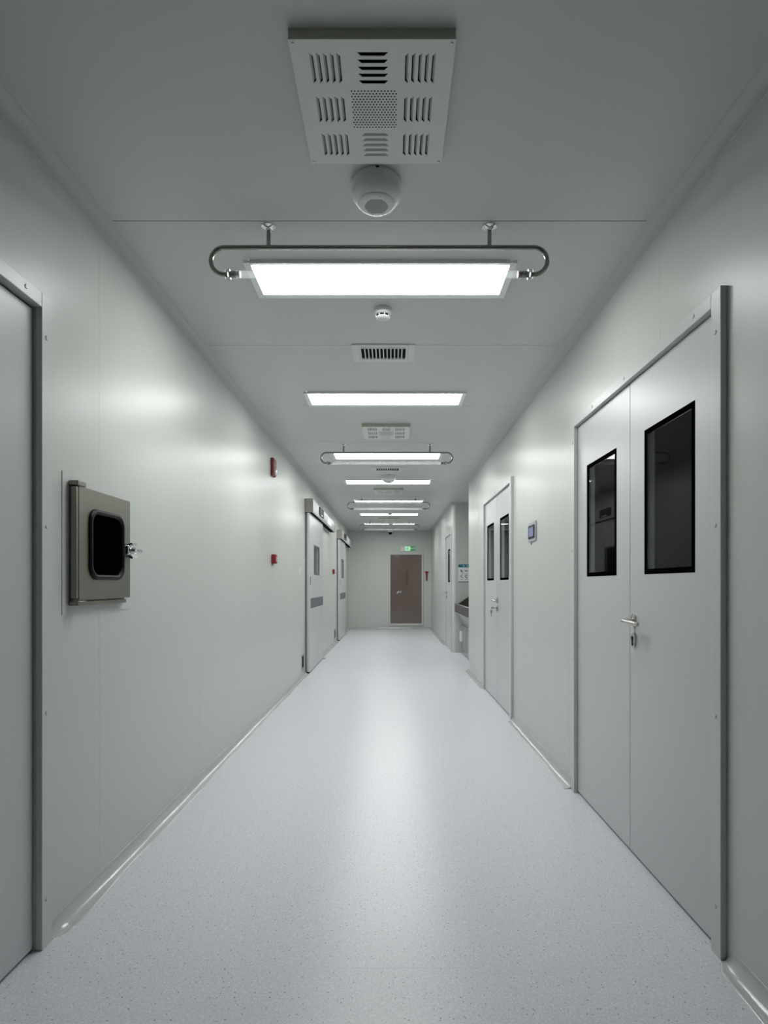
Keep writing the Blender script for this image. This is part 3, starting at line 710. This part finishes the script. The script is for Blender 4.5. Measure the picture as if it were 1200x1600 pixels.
# control panel on the right wall
d = thing('control_panel', (R, 4.38, 1.625), 'small grey touch panel with lit screen on the right wall', 'control panel')
MB(-1).box(0, 0.010, -0.112, 0.112, -0.075, 0.075).build('plate', M['plate_grey'], d, bevel=0.003)
sc = MB(-1).box(0.010, 0.015, -0.085, 0.097, -0.052, 0.050).build('bezel', M['bezel'], d, bevel=0.002)
MB(-1).box(0.015, 0.0158, -0.060, 0.074, -0.036, 0.034).build('screen', M['screen'], sc)
MB(-1).prism([(0.02, -0.070), (0.075, -0.070), (0.055, -0.092), (0.045, -0.098)], 'x', 0, 0.006).build('shadow_spike', M['plate_grey'], d)  # solid wedge shaped like the reflection and shadow below the plate

# ------------------------------------------------------------------ wash sink in the alcove
d = thing('wash_sink', (R, 9.1, 0), 'dark stainless scrub sink half hidden in the right alcove', 'sink')
def S_(v): return v
y0, y1 = -0.85, 0.97
bx = MB(1); X0 = 0.025
# apron with basin hollow
bx.box(X0, X0+0.03, y0, y1, 0.735, 0.872); bx.box(0.70, 0.74, y0, y1, 0.735, 0.872)
bx.box(X0+0.03, 0.70, y0, y0+0.03, 0.735, 0.872); bx.box(X0+0.03, 0.70, y1-0.03, y1, 0.735, 0.872)
bx.box(X0+0.03, 0.70, y0+0.03, y1-0.03, 0.70, 0.72)
bx.build('basin', M['sink_dark'], d)
rm = MB(); rm.box(X0-0.012, X0+0.035, y0-0.005, y1+0.005, 0.868, 0.884); rm.build('front_rim', M['sink_steel'], d, bevel=0.005)
MB().prism([(X0, 0.735), (X0+0.02, 0.715), (0.15, 0.545), (0.16, 0.50), (0.74, 0.50), (0.74, 0.735)], 'y', y0, y1).build('sloping_underside', M['sink_steel'], d)
ped = MB().box(0.145, 0.74, y0+0.02, y1-0.02, 0.0, 0.50).build('pedestal', M['sink_grey'], d)
for yy in (-0.45, 0.0, 0.45): MB().box(0.139, 0.145, yy-0.19, yy+0.19, 0.06, 0.47).build('cabinet_panel', M['sink_steel'], ped, bevel=0.002)
MB().prism([(0.06, 0.872), (0.10, 0.885), (0.42, 1.10), (0.74, 1.10), (0.74, 0.872)], 'y', y1-0.03, y1).build('side_splash', M['sink_dark'], d)
MB().box(0.70, 0.74, y0, y1, 0.872, 1.25).build('back_splash', M['sink_steel'], d)
for yy in (-0.5, 0.15):
    MB().tube([(0.68, yy, 1.10), (0.60, yy, 1.14), (0.50, yy, 1.14), (0.46, yy, 1.11), (0.45, yy, 1.07)], 0.011, 12).build('tap', M['chrome'], d)
MB().box(0.105, 0.145, y1-0.16, y1-0.06, 0.22, 0.40).build('knee_switch', M['white_plastic'], d, bevel=0.004)

# poster on the alcove's far wall
d = thing('hand_washing_poster', (1.40, ALC1, 1.417), 'white poster with teal header above the sink in the alcove', 'poster')
PW = 0.212; PH = 0.157
MB().box(-PW, PW, -0.005, 0, -PH, PH).build('board', M['white'], d)
MB().box(-PW, PW, -0.0062, -0.005, PH-0.052, PH).build('header_band', M['teal'], d)
MB().box(-PW, PW, -0.0062, -0.005, -PH, -PH+0.012).build('footer_line', M['teal'], d)
ic = MB()
for x in (-0.115, -0.052, 0.01, 0.07): ic.lathe([(0.017, -0.0075), (0.017, -0.0062)], (x, 0, PH-0.027), 'y', 18)
ic.build('header_symbols', M['cyan'], d)
ic = MB()
def stroke(pts, r=0.006): ic.tube([(x, -0.0062, z) for x, z in pts], r, 6)
for ox_ in (-0.155, 0.0, 0.11):
    stroke([(ox_-0.02, 0.062), (ox_, 0.045), (ox_+0.02, 0.015)], 0.009); stroke([(ox_-0.018, 0.045), (ox_+0.012, 0.015)], 0.005)
    stroke([(ox_+0.022, -0.025), (ox_-0.002, -0.038), (ox_-0.006, -0.06), (ox_+0.018, -0.085)], 0.006); stroke([(ox_-0.028, -0.05), (ox_-0.015, -0.055)], 0.006)
for ox_ in (-0.075, 0.06):
    stroke([(ox_-0.028, 0.05), (ox_+0.03, 0.05)], 0.004); stroke([(ox_-0.02, 0.04), (ox_+0.03, 0.036)], 0.005)
    stroke([(ox_+0.02, -0.025), (ox_-0.012, -0.045), (ox_-0.006, -0.07), (ox_+0.022, -0.088)], 0.008)
for ox_ in (-0.155, -0.075, 0.0, 0.075):
    stroke([(ox_-0.02, -0.006), (ox_+0.02, -0.006)], 0.0025); stroke([(ox_-0.025, -0.112), (ox_+0.02, -0.112)], 0.0025)
ic.build('hand_pictures', M['greyprint'], d)
